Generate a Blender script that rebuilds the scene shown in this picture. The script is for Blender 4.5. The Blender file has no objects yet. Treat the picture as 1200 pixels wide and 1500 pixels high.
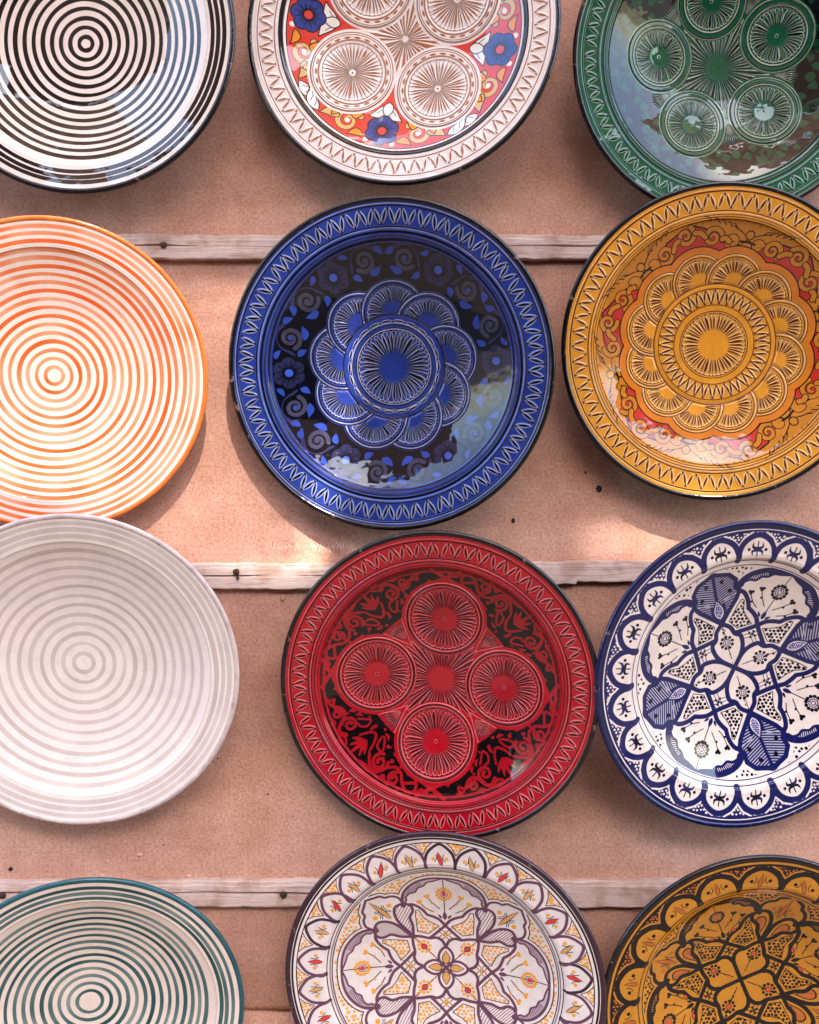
import bpy, math, random
import numpy as np
from mathutils import Matrix, Vector
random.seed(7)
rng = np.random.default_rng(7)
R_ = math.radians
sc = bpy.context.scene
COL = sc.collection

# ------------------------------------------------------------------ frame
S = 0.0009            # metres per photo pixel at the plane of the plate rims
RIM_H = 88            # that plane stands this many pixels in front of the wall
CAM_D = 1500          # camera to rim plane, in the same pixels
Z0 = 1.55             # height of the picture centre above the street

def at(px, py, h=0.0):
    k = (CAM_D + RIM_H - h) / CAM_D
    return Vector(((px - 600) * S * k, -h * S, Z0 + (750 - py) * S * k))

# ------------------------------------------------------------------ camera
cam_d = bpy.data.cameras.new('camera')
cam = bpy.data.objects.new('camera', cam_d); COL.objects.link(cam)
cam.location = (0, -(CAM_D + RIM_H) * S, Z0)
cam.rotation_euler = (R_(90), 0, 0)
cam_d.sensor_fit = 'VERTICAL'; cam_d.sensor_height = 24
cam_d.lens = 24 * CAM_D / 1500.0
cam_d.clip_end = 500; cam_d.clip_start = 0.05
sc.camera = cam

# ------------------------------------------------------------------ light
SUN = Vector((0.17, -0.66, 0.80)).normalized()          # towards the sun
elev = math.asin(SUN.z)
w = bpy.data.worlds.new('World'); sc.world = w; w.use_nodes = True
nt = w.node_tree
sky = nt.nodes.new('ShaderNodeTexSky'); sky.sky_type = 'NISHITA'; sky.sun_disc = False
sky.sun_elevation = elev
sky.sun_rotation = math.atan2(SUN.x, SUN.y)
sky.air_density = 1.0; sky.dust_density = 1.7; sky.ozone_density = 0.7
bg = nt.nodes['Background']; bg.inputs[1].default_value = 0.15
nt.links.new(sky.outputs[0], bg.inputs[0])
sun_d = bpy.data.lights.new('sun', 'SUN'); sun_d.energy = 2.0; sun_d.angle = R_(0.6); sun_d.color = (1.0, 0.95, 0.90)
sun = bpy.data.objects.new('sun', sun_d); COL.objects.link(sun)
sun.rotation_euler = SUN.to_track_quat('Z', 'Y').to_euler()
sc.view_settings.view_transform = 'Standard'; sc.view_settings.look = 'None'
sc.view_settings.exposure = 2.84
sc.cycles.max_bounces = 8; sc.cycles.diffuse_bounces = 4; sc.cycles.glossy_bounces = 4
sc.cycles.caustics_reflective = False; sc.cycles.caustics_refractive = False
sc.cycles.use_denoising = True

# ------------------------------------------------------------------ node helpers
def srgb(c):
    return tuple(x / 12.92 if x <= 0.04045 else ((x + 0.055) / 1.055) ** 2.4 for x in c)

def new_mat(name):
    m = bpy.data.materials.new(name); m.use_nodes = True
    return m, m.node_tree, m.node_tree.nodes['Principled BSDF']

def N(nt, kind, **kw):
    n = nt.nodes.new('ShaderNode' + kind)
    for k, v in kw.items():
        if k in n.inputs: n.inputs[k].default_value = v
        else: setattr(n, k, v)
    return n

def noise(nt, scale, detail=4, rough=0.55, vec=None, dist=0.0):
    n = N(nt, 'TexNoise', Scale=scale, Detail=detail, Roughness=rough, Distortion=dist)
    if vec is not None: nt.links.new(vec, n.inputs['Vector'])
    return n.outputs['Fac']

def ramp(nt, fac, stops):
    r = N(nt, 'ValToRGB'); e = r.color_ramp.elements
    while len(e) < len(stops): e.new(0.5)
    for el, (p, c) in zip(e, stops):
        el.position = p; el.color = (*c, 1)
    nt.links.new(fac, r.inputs[0]); return r.outputs[0]

def mixc(nt, fac, a, b, mode='MIX'):
    m = N(nt, 'Mix'); m.data_type = 'RGBA'; m.blend_type = mode
    for sock, v in ((m.inputs[0], fac), (m.inputs[6], a), (m.inputs[7], b)):
        if isinstance(v, bpy.types.NodeSocket): nt.links.new(v, sock)
        elif isinstance(v, (int, float)): sock.default_value = v
        else: sock.default_value = (*v, 1)
    return m.outputs[2]

def bump(nt, h, strength, dist, normal=None):
    b = N(nt, 'Bump', Strength=strength, Distance=dist)
    nt.links.new(h, b.inputs['Height'])
    if normal is not None: nt.links.new(normal, b.inputs['Normal'])
    return b.outputs[0]

def math2(nt, op, a, b):
    m = N(nt, 'Math'); m.operation = op
    for i, v in enumerate((a, b)):
        if isinstance(v, bpy.types.NodeSocket): nt.links.new(v, m.inputs[i])
        else: m.inputs[i].default_value = v
    return m.outputs[0]

# ------------------------------------------------------------------ mesh helpers
def obj(name, verts, faces, mat, parent=None, smooth=True, uvs=None):
    me = bpy.data.meshes.new(name)
    me.from_pydata([tuple(map(float, v)) for v in verts], [], faces)
    if smooth: me.polygons.foreach_set('use_smooth', [True] * len(me.polygons))
    me.materials.append(mat)
    if uvs is not None:
        uv = me.uv_layers.new(name='UVMap')
        li = np.empty(len(me.loops), np.int32); me.loops.foreach_get('vertex_index', li)
        uv.data.foreach_set('uv', np.asarray(uvs, np.float32)[li].ravel())
    me.update()
    o = bpy.data.objects.new(name, me); COL.objects.link(o)
    if parent is not None: o.parent = parent
    return o

def thing(name, label, cat, group=None, mtx=None):
    o = bpy.data.objects.new(name, None); COL.objects.link(o)
    o.empty_display_size = 0.05
    if mtx is not None: o.matrix_world = mtx
    o['label'] = label; o['category'] = cat
    if group: o['group'] = group
    return o

def tag(o, label, cat, group=None):
    o['label'] = label; o['category'] = cat
    if group: o['group'] = group
    return o

def structure(o):
    o['kind'] = 'structure'; return o

def grid_faces(nu, nv, wrap=False):
    f = []
    for i in range(nu - 1):
        for j in range(nv if wrap else nv - 1):
            k = (j + 1) % nv
            f.append((i * nv + j, i * nv + k, (i + 1) * nv + k, (i + 1) * nv + j))
    return f

# ------------------------------------------------------------------ the painter: draws glaze and carving into an image
EXT = 1.02
def vnoise(n, cells, seed):
    r = np.random.default_rng(seed).random((cells + 2, cells + 2)).astype(np.float32)
    t = np.linspace(0, cells, n, endpoint=False).astype(np.float32)
    i = t.astype(int); f = t - i; f = f * f * (3 - 2 * f)
    a = r[i][:, i]; b = r[i][:, i + 1]; c = r[i + 1][:, i]; d = r[i + 1][:, i + 1]
    fx = f[None, :]; fy = f[:, None]
    return (a * (1 - fx) + b * fx) * (1 - fy) + (c * (1 - fx) + d * fx) * fy

class Paint:
    """colour and relief over x, y in units of the plate radius, y up"""
    def __init__(s, base, n=1400):
        s.n = n; s.p = 2 * EXT / n
        t = ((np.arange(n) + 0.5) * s.p - EXT).astype(np.float32)
        s.t = t
        s.X, s.Y = np.meshgrid(t, t)
        s.r = np.hypot(s.X, s.Y); s.th = np.arctan2(s.Y, s.X)
        s.c = np.empty((n, n, 3), np.float32); s.c[:] = base
        s.h = np.ones((n, n), np.float32)
        s.clip = None
        s.sl = (slice(0, n), slice(0, n))
    def aa(s, d): return np.clip(0.5 + d / s.p, 0, 1)
    def win(s, x0, x1, y0, y1):
        f = lambda v: int(np.clip((v + EXT) / s.p, 0, s.n))
        return (slice(f(y0 - 2 * s.p), f(y1 + 3 * s.p)), slice(f(x0 - 2 * s.p), f(x1 + 3 * s.p)))
    def put(s, sl, m, col=None, cut=None):
        if m.size == 0: return
        if s.clip is not None: m = m * s.clip[sl]
        if col is not None:
            a = m[..., None]; s.c[sl] = s.c[sl] * (1 - a) + np.asarray(col, np.float32) * a
        if cut is not None: s.h[sl] = np.minimum(s.h[sl], 1 - m * cut)
    def band(s, r0, r1, col, cut=None):
        s.put(s.sl, np.minimum(s.aa(s.r - r0), s.aa(r1 - s.r)), col, cut)
    def line(s, r, w, col, cut=None, wob=0, seed=0):
        rr = s.r
        if wob:
            g = np.random.default_rng(seed); k = g.random(6) * 6.28
            rr = rr + wob * sum(np.sin((j + 2) * s.th + k[j]) / (j + 2) for j in range(5))
        s.put(s.sl, s.aa(w / 2 - np.abs(rr - r)), col, cut)
    def disc(s, x, y, r, col, cut=None, ring=None):
        sl = s.win(x - r - .02, x + r + .02, y - r - .02, y + r + .02)
        d = np.hypot(s.X[sl] - x, s.Y[sl] - y)
        m = s.aa(r - d) if ring is None else s.aa(ring / 2 - np.abs(d - r))
        s.put(sl, m, col, cut)
    def stroke(s, pts, wd, col, cut=None, alpha=1.0, smooth=0, close=False):
        P = spline(pts, smooth, close) if smooth else np.asarray(pts, float)
        W = np.full(len(P), wd) if np.isscalar(wd) else np.interp(np.linspace(0, 1, len(P)), np.linspace(0, 1, len(wd)), wd)
        mw = W.max() / 2
        x0, y0 = P.min(0) - mw; x1, y1 = P.max(0) + mw
        sl = s.win(x0, x1, y0, y1); oy, ox = sl[0].start, sl[1].start
        M = np.zeros(s.r[sl].shape, np.float32)
        if M.size == 0: return
        for i in range(len(P) - 1):
            a, b = P[i], P[i + 1]; ww = max(W[i], W[i + 1]) / 2
            q = s.win(min(a[0], b[0]) - ww, max(a[0], b[0]) + ww, min(a[1], b[1]) - ww, max(a[1], b[1]) + ww)
            x = s.t[q[1]][None, :]; y = s.t[q[0]][:, None]
            d = b - a; L = d @ d + 1e-12
            u = np.clip(((x - a[0]) * d[0] + (y - a[1]) * d[1]) / L, 0, 1)
            dist = np.hypot(x - a[0] - u * d[0], y - a[1] - u * d[1])
            m = s.aa(W[i] / 2 + (W[i + 1] - W[i]) / 2 * u - dist)
            t = (slice(q[0].start - oy, q[0].stop - oy), slice(q[1].start - ox, q[1].stop - ox))
            if M[t].shape == m.shape: M[t] = np.maximum(M[t], m)
        s.put(sl, M * alpha, col, cut)
    def poly(s, pts, smooth=0):
        P = spline(pts, smooth, True) if smooth else np.asarray(pts, float)
        x0, y0 = P.min(0); x1, y1 = P.max(0)
        sl = s.win(x0, x1, y0, y1); acc = np.zeros(s.r[sl].shape, np.float32)
        Q = np.roll(P, -1, 0)
        for ox, oy in ((-.25, -.25), (.25, -.25), (-.25, .25), (.25, .25)):
            x = s.t[sl[1]][None, :] + ox * s.p; y = s.t[sl[0]][:, None] + oy * s.p
            ins = np.zeros(acc.shape, bool)
            for (ax, ay), (bx, by) in zip(P, Q):
                if ay == by: continue
                ins ^= ((ay > y) != (by > y)) & (x < (bx - ax) * (y - ay) / (by - ay) + ax)
            acc += ins
        return sl, acc / 4
    def fill(s, pts, col, cut=None, smooth=0, alpha=1.0):
        sl, m = s.poly(pts, smooth); s.put(sl, m * alpha, col, cut)
    def lens(s, a, b, w, col, cut=None):
        a = np.asarray(a, float); b = np.asarray(b, float)
        s.stroke([a + (b - a) * t for t in np.linspace(0, 1, 9)], [w * math.sin(math.pi * (0.06 + 0.88 * t)) ** 0.8 for t in np.linspace(0, 1, 9)], col, cut)
    # --- carving
    def teeth(s, r0, r1, n, dark, pale, base=None, w=0.0085, phase=0.0):
        if base is not None: s.band(r0, r1, base)
        d = r1 - r0
        for i in range(n):
            for k in (0, 1):
                a = (i + 0.5 * k + phase + rng.normal(0, .05)) * 2 * math.pi / n
                b = a + math.pi / n
                ra, rb = (r1 - .13 * d, r0 + .13 * d) if k == 0 else (r0 + .13 * d, r1 - .13 * d)
                p = np.array([ra * math.cos(a), ra * math.sin(a)]); q = np.array([rb * math.cos(b), rb * math.sin(b)])
                a1, b1 = a + .24 * (b - a), a + .76 * (b - a)
                p = np.array([ra * math.cos(a1), ra * math.sin(a1)]); q = np.array([rb * math.cos(b1), rb * math.sin(b1)])
                s.lens(p + (p - q) * .10, q + (q - p) * .10, w * 2.9, pale, .35)
                s.lens(p, q, w * 1.35, dark, 1.0)
                # little triangle at the turn of the zigzag
                rt = r1 if k == 0 else r0; sg = -1 if k == 0 else 1
                for rr, hw, c, ct in ((rt, .0085, dark, .9),):
                    t3 = [(rr * math.cos(a + u), rr * math.sin(a + u)) for u in (-hw / rr, hw / rr)]
                    t3.append(((rr + sg * .022) * math.cos(a), (rr + sg * .022) * math.sin(a)))
                    s.fill(t3, c, ct)
    def fan(s, x, y, rad, n, dark, pale, hub=0.36, a0=0, w=1.0, edge=True, a_range=None):
        sl = s.win(x - rad, x + rad, y - rad, y + rad)
        dx = s.X[sl] - x; dy = s.Y[sl] - y; r = np.hypot(dx, dy); th = np.arctan2(dy, dx) - a0
        g = np.random.default_rng(int(abs(x * 977 + y * 313) * 1000) + n)
        wn = .5 + .5 * sum(np.sin(th * k + g.random() * 6.28) for k in (5, 9, 14, 19)) / 4      # each cut a little off, as by hand
        wv = .5 + .5 * sum(np.sin(th * k + g.random() * 6.28) for k in (7, 12, 17, 23)) / 4
        u = (th * n / (2 * math.pi) + (wn - .5) * .7) % 1.0; u = np.minimum(u, 1 - u)         # 0 on a groove, .5 on a ridge
        d = u * 2 * math.pi / n * r                                       # distance to groove
        pit = 2 * math.pi / n * rad
        q = np.clip((r / rad - hub) / (0.93 - hub), 0, 1)
        gw = w * pit * 0.20 * np.clip(np.sin(np.pi * q ** 1.15), 0, 1) ** 0.75
        loc = 2 * math.pi / n * r; gw = np.minimum(gw, .24 * loc) * (.55 + .9 * wv)
        ins = (r / rad > hub) & (r / rad < 0.93)
        pw = np.minimum(gw + pit * 0.2 * np.clip(q * 2, .35, 1), gw + .16 * loc)
        s.put(sl, s.aa(pw - d) * ins * np.clip(q * 4, 0, 1), pale, .3)
        s.put(sl, s.aa(gw - d) * ins, dark, 1.0)
        if edge:   # scalloped outer ends
            rr = rad * (0.93 + 0.055 * np.sqrt(np.clip(1 - (2 * (0.5 - u)) ** 2, 0, 1)) * 1.0)
            m = s.aa(r - rr) * s.aa(rad - r)
            s.put(sl, s.aa(r - rr + .006) * s.aa(rad - r), pale, .3)
            s.put(sl, m, dark, .9)
    def dots(s, inside, pitch, rad, col, seed=0, jit=.25):
        sl, m = inside
        y0, y1 = s.t[sl[0].start], s.t[min(sl[0].stop, s.n) - 1]; x0, x1 = s.t[sl[1].start], s.t[min(sl[1].stop, s.n) - 1]
        g = np.random.default_rng(seed); row = 0; y = y0
        old = s.clip
        full = np.zeros((s.n, s.n), np.float32); full[sl] = m
        if old is not None: full = full * old
        s.clip = full
        while y < y1:
            x = x0 + (row % 2) * pitch / 2
            while x < x1:
                px = x + g.normal(0, jit * pitch * .4); py = y + g.normal(0, jit * pitch * .4)
                i = int((py + EXT) / s.p); j = int((px + EXT) / s.p)
                if 0 <= i < s.n and 0 <= j < s.n and full[i, j] > .4:
                    s.disc(px, py, rad * g.uniform(.8, 1.2), col)
                x += pitch
            y += pitch * .86; row += 1
        s.clip = old
    def finish(s, name, mottle=0.05, seed=1):
        m = (vnoise(s.n, 24, seed) - .5) * .6 + (vnoise(s.n, 90, seed + 1) - .5) * .4
        c = np.clip(s.c * (1 + m[..., None] * mottle * 2), 0, 1)
        im = bpy.data.images.new(name, s.n, s.n, alpha=True)
        im.alpha_mode = 'CHANNEL_PACKED'
        buf = np.empty((s.n, s.n, 4), np.float32); buf[..., :3] = c; buf[..., 3] = s.h
        im.pixels.foreach_set(buf.ravel()); im.update(); im.pack()
        return im

def spline(pts, k=8, close=False):
    P = np.asarray(pts, float); n = len(P)
    if n < 3: return P
    out = []
    rngi = range(n) if close else range(n - 1)
    for i in rngi:
        if close: p0, p1, p2, p3 = P[i - 1], P[i], P[(i + 1) % n], P[(i + 2) % n]
        else: p0, p1, p2, p3 = P[max(i - 1, 0)], P[i], P[i + 1], P[min(i + 2, n - 1)]
        for t in np.linspace(0, 1, k, endpoint=False):
            out.append(0.5 * (2 * p1 + (p2 - p0) * t + (2 * p0 - 5 * p1 + 4 * p2 - p3) * t * t + (3 * p1 - p0 - 3 * p2 + p3) * t ** 3))
    out.append(P[0] if close else P[-1])
    return np.array(out)

def pol(r, deg):
    return np.array([r * math.cos(R_(deg)), r * math.sin(R_(deg))])

def spiral(c, r0, r1, a0, turns, n=26):
    out = []
    for t in np.linspace(0, 1, n):
        r = r0 + (r1 - r0) * t ** 0.9; a = R_(a0 + 360 * turns * t)
        out.append((c[0] + r * math.cos(a), c[1] + r * math.sin(a)))
    return np.array(out)

def leaf(a, b, w, bend=0.0, n=12):
    a = np.asarray(a, float); b = np.asarray(b, float); d = b - a; nrm = np.array([-d[1], d[0]])
    L = []; Rr = []
    for t in np.linspace(0, 1, n):
        m = a + d * t + nrm * bend * math.sin(math.pi * t); ww = w * math.sin(math.pi * t ** 0.75)
        L.append(m + nrm / np.linalg.norm(d) * ww); Rr.append(m - nrm / np.linalg.norm(d) * ww)
    return L + Rr[::-1]

def flower(p, c, rad, col, lines, eye, outline=None, petals=6, a0=0):
    for k in range(petals):
        q = np.array(c) + pol(rad * .58, a0 + k * 360 / petals)
        if outline is not None: p.disc(q[0], q[1], rad * .47, outline)
    for k in range(petals):
        q = np.array(c) + pol(rad * .56, a0 + k * 360 / petals)
        p.disc(q[0], q[1], rad * .42, col)
    p.disc(c[0], c[1], rad * .5, col)
    for k in range(petals * 4):
        a = a0 + (k + .5) * 360 / petals / 4
        p.stroke([np.array(c) + pol(rad * .25, a), np.array(c) + pol(rad * (.62 + .2 * (k % 2)), a + rng.normal(0, 2))], [.009, .002], lines)
    p.disc(c[0], c[1], rad * .25, eye)

# ------------------------------------------------------------------ glaze colours (as painted, sRGB)
IVORY = (.88, .80, .74)
BLACK = (.042, .035, .035)

# ---- ring plates
def ring_plate(name, first, s_in, s_out, wd, col, lip, rim_rings, hub=True, seed=0, var=.12, base=IVORY):
    p = Paint(base)
    g = np.random.default_rng(seed)
    r = first; k = 0
    tone = vnoise(p.n, 14, seed + 5)
    def ring(r, wdt, sd):
        before = p.c.copy()
        al = np.clip(1 - var * 2 * np.abs(np.sin(p.th * .5 + sd)) * (0.4 + tone), .45, 1)
        rr = p.r + .0018 * np.clip(p.r / .35, .12, 1) * sum(np.sin((j + 2) * p.th + sd * (j + 1) * 1.7) / (j + 1) for j in range(4))
        m = p.aa(wdt / 2 * (1 + .07 * np.sin(p.th * 2 + sd * 3) + .06 * np.sin(p.th * 5 + sd * 7)) - np.abs(rr - r)) * al
        p.put(p.sl, m, col)
    while r < .80:
        ring(r, wd * g.uniform(.88, 1.1), g.random() * 6.28)
        t = min(1, r / .8); r += s_in + (s_out - s_in) * t ** 2
    for q in rim_rings: ring(q, wd * g.uniform(.9, 1.1), g.random() * 6.28)
    p.line(.822, .003, tuple(x * .78 for x in IVORY))
    p.band(.968, 1.2, lip)
    return p.finish(name, .035, seed)

# ---- carved plates
def carved_base(field, base, dark, pale, teeth=(.845, .925), n=64, lipc=BLACK, well=.77):
    p = Paint(base)
    p.teeth(teeth[0], teeth[1], n, dark, pale, w=.0105)
    for r in (teeth[0] - .012, teeth[1] + .012): p.line(r, .006, dark, .8)
    p.line(teeth[1] + .022, .005, pale, .2); p.line(teeth[0] - .022, .005, pale, .2)
    p.band(.972, 1.2, lipc)
    return p

def medallion(p, x, y, rad, fanr, n, dark, pale, dashes=False, hub=.36, base=None, dot=True):
    if base is not None: p.disc(x, y, rad, base)
    p.disc(x, y, rad, pale, None, ring=.006); p.disc(x, y, rad - .009, dark, .7, ring=.006)
    p.disc(x, y, fanr + .018, dark, .7, ring=.006); p.disc(x, y, fanr + .011, pale, .2, ring=.007)
    p.fan(x, y, fanr, n, dark, pale, hub)
    if dashes:
        p.disc(x, y, rad - .022, dark, .5, ring=.004)
        rm = (rad + fanr) / 2 - .002
        for k in range(22):
            a = k * 360 / 22
            p.lens(np.array((x, y)) + pol(rm, a - 4.6), np.array((x, y)) + pol(rm, a + 4.6), .013, dark, .9)
        p.disc(x, y, fanr + .024, dark, .5, ring=.004)
    if dot:
        p.disc(x, y, .012, pale); p.disc(x, y, .007, dark, .8)

def star_fan(p, cents, rad, R, n, dark, pale, hub, mids, tuft):
    """rays that fill the space between the medallions, and a tuft of rays outside each gap"""
    keep = np.ones_like(p.r)
    for c in cents: keep *= p.aa(np.hypot(p.X - c[0], p.Y - c[1]) - rad - .012)
    p.clip = keep
    p.fan(0, 0, R, n, dark, pale, hub, edge=False, w=.8)
    for a in mids:
        for t in np.linspace(-1, 1, 9):
            q0 = pol(tuft[0], a + t * 1.0); q1 = pol(tuft[1] - .02 * abs(t), a + t * tuft[2])
            p.lens(q0, q1, .016, pale, .3); p.lens(q0, q1, .008, dark, 1)
        for t in (-1, 1):
            p.stroke([pol(tuft[0] - .06, a), pol(tuft[1], a + t * (tuft[2] + 1.4))], .006, pale, .4)
    p.clip = None

MED = {}
# white carved plate with red border
def white_plate():
    base = (.87, .80, .75); dark = (.64, .38, .24); pale = (.90, .84, .79); red = (.78, .23, .19)
    p = carved_base(None, base, dark, pale, (.838, .922), 66)
    p.band(.0, .752, red)
    p.band(.752, .80, base); p.band(.772, .802, BLACK); p.line(.755, .006, BLACK)
    F = -13
    cents = [pol(.405, F + 45 + 90 * k) for k in range(4)]
    gold = (.86, .52, .14); tan = (.78, .62, .38); blue = (.17, .23, .48); wht = (.86, .82, .77); ink = (.13, .08, .09)
    def shp(pts, c, sm=0):
        p.fill(pts, c, smooth=sm); p.stroke(pts + [pts[0]], .006, ink, smooth=sm)
    for k in range(4):
        a = F + 90 * k
        for sg in (-1, 1):
            # white acanthus leaf outside the medallion
            L = leaf(pol(.735, a + sg * 36), pol(.675, a + sg * 50), .034, -.1 * sg); shp(L, wht)
            for q in (40, 43.5, 47):
                p.stroke([pol(.732, a + sg * (q - 1)), pol(.70, a + sg * (q + .5)), pol(.69, a + sg * (q + 3))], .004, ink)
            # tan scroll
            c = pol(.655, a + sg * 21)
            st = spiral(c, .088, .012, a + sg * 60 + (180 if sg > 0 else 180), -1.55 * sg)
            p.disc(c[0], c[1], .085, (.86, .20, .13))
            p.stroke(st, [.046, .042, .034, .024, .016], ink); p.stroke(st, [.037, .033, .026, .017, .010], tan)
            p.disc(c[0], c[1], .016, wht)
            L = leaf(pol(.66, a + sg * 26), pol(.735, a + sg * 35), .035, .18 * sg); shp(L, tan)
            L = leaf(pol(.59, a + sg * 23), pol(.56, a + sg * 15), .030, .2 * sg); shp(L, gold)
            L = leaf(pol(.70, a + sg * 9), pol(.735, a + sg * 17), .026, .2 * sg); shp(L, gold)
            L = leaf(pol(.645, a + sg * 28.5), pol(.69, a + sg * 30), .020, .2 * sg); shp(L, gold)
            # small white leaf at the medallion side
            L = leaf(pol(.455, a + sg * 1.0), pol(.56, a + sg * 11.5), .034, -.15 * sg); shp(L, wht)
            p.stroke([pol(.47, a + sg * 2), pol(.52, a + sg * 7)], .004, ink)
            p.disc(*pol(.722, a + sg * 7), .017, wht)
        shp(leaf(pol(.43, a), pol(.545, a), .034, 0), wht)
        flower(p, pol(.635, a), .108, blue, (.05, .05, .14), red, ink, 6, a)
    for c in cents: p.disc(c[0], c[1], .285, base)
    p.disc(0, 0, .30, base)
    star_fan(p, cents, .272, .31, 34, dark, pale, .06, [], (.3, .4, 8))
    for c in cents: medallion(p, c[0], c[1], .272, .195, 42, dark, pale, True, .10, base)
    MED['white'] = [(c[0], c[1], .274) for c in cents]
    return p.finish('white_glaze', .03, 3)

def scroll_band(p, F, n, r_mid, field, curl, leafc, petal, eye, rin, rout):
    """flowers with a scroll on either side, all round the well"""
    ink = BLACK
    for k in range(n):
        a = F + 360 / n * k; st = 360 / n
        for sg in (-1, 1):
            c = pol(r_mid + .01, a + sg * st * .315)
            cb = tuple(x * .72 for x in curl[:2]) + (curl[2] * 1.05,)
            p.stroke([pol(r_mid - .03, a + sg * st * .17), pol(r_mid + .055, a + sg * st * .24), pol(r_mid + .082, a + sg * st * .36), pol(r_mid + .04, a + sg * st * .49)], [.012, .026, .03, .010], cb, smooth=6)
            p.disc(c[0], c[1], .074, field)
            p.stroke(spiral(c, .066, .010, a + sg * 70 + 180, -1.6 * sg), [.027, .025, .021, .018], curl)
            p.disc(c[0], c[1], .013, leafc if k % 2 else curl)
            p.fill(leaf(pol(r_mid - .075, a + sg * st * .33), pol(r_mid - .03, a + sg * st * .46), .022, .1 * sg), leafc)
            p.fill(leaf(pol(r_mid - .05, a + sg * st * .16), pol(r_mid - .10, a + sg * st * .24), .020, .1), leafc)
            p.fill(leaf(pol(r_mid + .075, a + sg * st * .42), pol(r_mid + .03, a + sg * st * .49), .020, .1), leafc)
            p.fill(leaf(pol(r_mid + .08, a + sg * st * .12), pol(r_mid + .05, a + sg * st * .2), .016, .1), leafc)
        flower(p, pol(r_mid, a), .098, petal, field, eye, None, 6, a + 30)

def green_plate():
    base = (.075, .30, .19); dark = (.03, .09, .06); pale = (.60, .62, .52); lt = (.42, .58, .47)
    p = carved_base(None, base, dark, lt, (.845, .925), 64)
    for i, r in enumerate((.80, .785)): p.line(r, .008, dark, .6)
    p.band(0, .765, (.025, .035, .03))
    F = -43.7
    cents = [pol(.408, F + 72 * k) for k in range(5)]
    g = np.random.default_rng(4)
    for k in range(5):
        a = F + 36 + 72 * k
        for sg in (-1, 1):
            for (r, d, l, wd) in ((.60, 6, .06, .03), (.66, 13, .08, .035), (.70, 22, .07, .03), (.66, 28, .07, .024), (.72, 4, .05, .026), (.56, 12, .06, .025), (.715, 32, .05, .02), (.62, 20, .05, .028)):
                q = pol(r, a + sg * d); t = a + g.uniform(0, 360)
                p.fill(leaf(q - pol(l / 2, t), q + pol(l / 2, t), wd, .2), (.05, .24, .14))
            p.stroke(spiral(pol(.645, a + sg * 17), .06, .012, a, 1.3 * sg), [.026, .018], (.045, .20, .12))
        p.disc(*pol(.575, a), .03, (.05, .24, .14))
    for c in cents: p.disc(c[0], c[1], .232, base)
    p.disc(0, 0, .33, base)
    for k in range(5):
        a = F + 36 + 72 * k
        p.fill([pol(.30, a - 8), pol(.30, a + 8), pol(.50, a + 9), pol(.47, a), pol(.50, a - 9)], base)
    star_fan(p, cents, .222, .36, 50, dark, pale, .2, [F + 36 + 72 * k for k in range(5)], (.37, .50, 7.5))
    for c in cents: medallion(p, c[0], c[1], .222, .168, 40, dark, pale, False, .36, base)
    MED['green'] = [(c[0], c[1], .224) for c in cents]
    return p.finish('green_glaze', .10, 5)

def fan_rosette(p, n, rc, rad, a0, nray, dark, pale, base, inner, hubf, keep_r):
    """overlapping fan petals; each covers part of the one before it"""
    cents = [pol(rc, a0 - 360 / n * k) for k in range(n)]
    full = p.aa(p.r - inner)
    for k in range(n):
        c = cents[k]; nx = cents[(k + 1) % n]
        sl = (slice(0, p.n), slice(0, p.n))
        m = p.aa(rad + .012 - np.hypot(p.X - c[0], p.Y - c[1]))
        if k == n - 1 or True:
            m = m * p.aa(np.hypot(p.X - nx[0], p.Y - nx[1]) - rad - .012)
        p.clip = m * full
        p.disc(c[0], c[1], rad + .02, base)
        p.disc(c[0], c[1], rad, pale, .2, ring=.007); p.disc(c[0], c[1], rad - .013, dark, .7, ring=.006)
        p.disc(c[0], c[1], rad + .006, dark, .6, ring=.006)
        f = rad - .026
        hub = pol(rc - .07, a0 - 360 / n * k - 0)
        p.fan(c[0], c[1], f, nray, dark, pale, hubf)
    p.clip = None
    return cents

def blue_plate():
    base = (.135, .195, .46); dark = (.02, .02, .05); pale = (.56, .55, .64)
    p = carved_base(None, base, dark, (.50, .52, .66), (.84, .935), 65)
    for r, w_ in ((.80, .014), (.755, .010), (.778, .006)): p.line(r, w_, (.02, .02, .06), .5)
    p.line(.815, .006, (.30, .38, .68), 0)
    p.band(0, .738, (.022, .024, .055))
    scroll_band(p, 2, 6, .645, (.022, .022, .05), (.20, .20, .27), (.15, .23, .54), (.12, .125, .24), (.20, .29, .62), .5, .74)
    cs = []
    n = 9
    for k in range(n): p.disc(*pol(.325, 90 - 2 + 40 * k), .210, base)
    p.disc(0, 0, .40, base)
    cs = fan_rosette(p, n, .325, .196, 88, 46, dark, pale, base, .322, .42, .5)
    p.disc(0, 0, .322, base)
    p.disc(0, 0, .318, dark, .7, ring=.006); p.disc(0, 0, .268, pale, .2, ring=.006); p.disc(0, 0, .262, dark, .6, ring=.005)
    for k in range(22):
        a = k * 360 / 22; p.lens(pol(.283, a - 7), pol(.283, a + 7), .022, pale, .3); p.lens(pol(.283, a - 6), pol(.283, a + 6), .010, dark, 1)
    p.disc(0, 0, .232, pale, .2, ring=.006); p.disc(0, 0, .24, dark, .6, ring=.005)
    p.fan(0, 0, .228, 46, dark, pale, .38)
    MED['blue'] = [(0, 0, .320)]
    MED['blue_f'] = (cs, .196, .322)
    return p.finish('blue_glaze', .12, 7)

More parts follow.
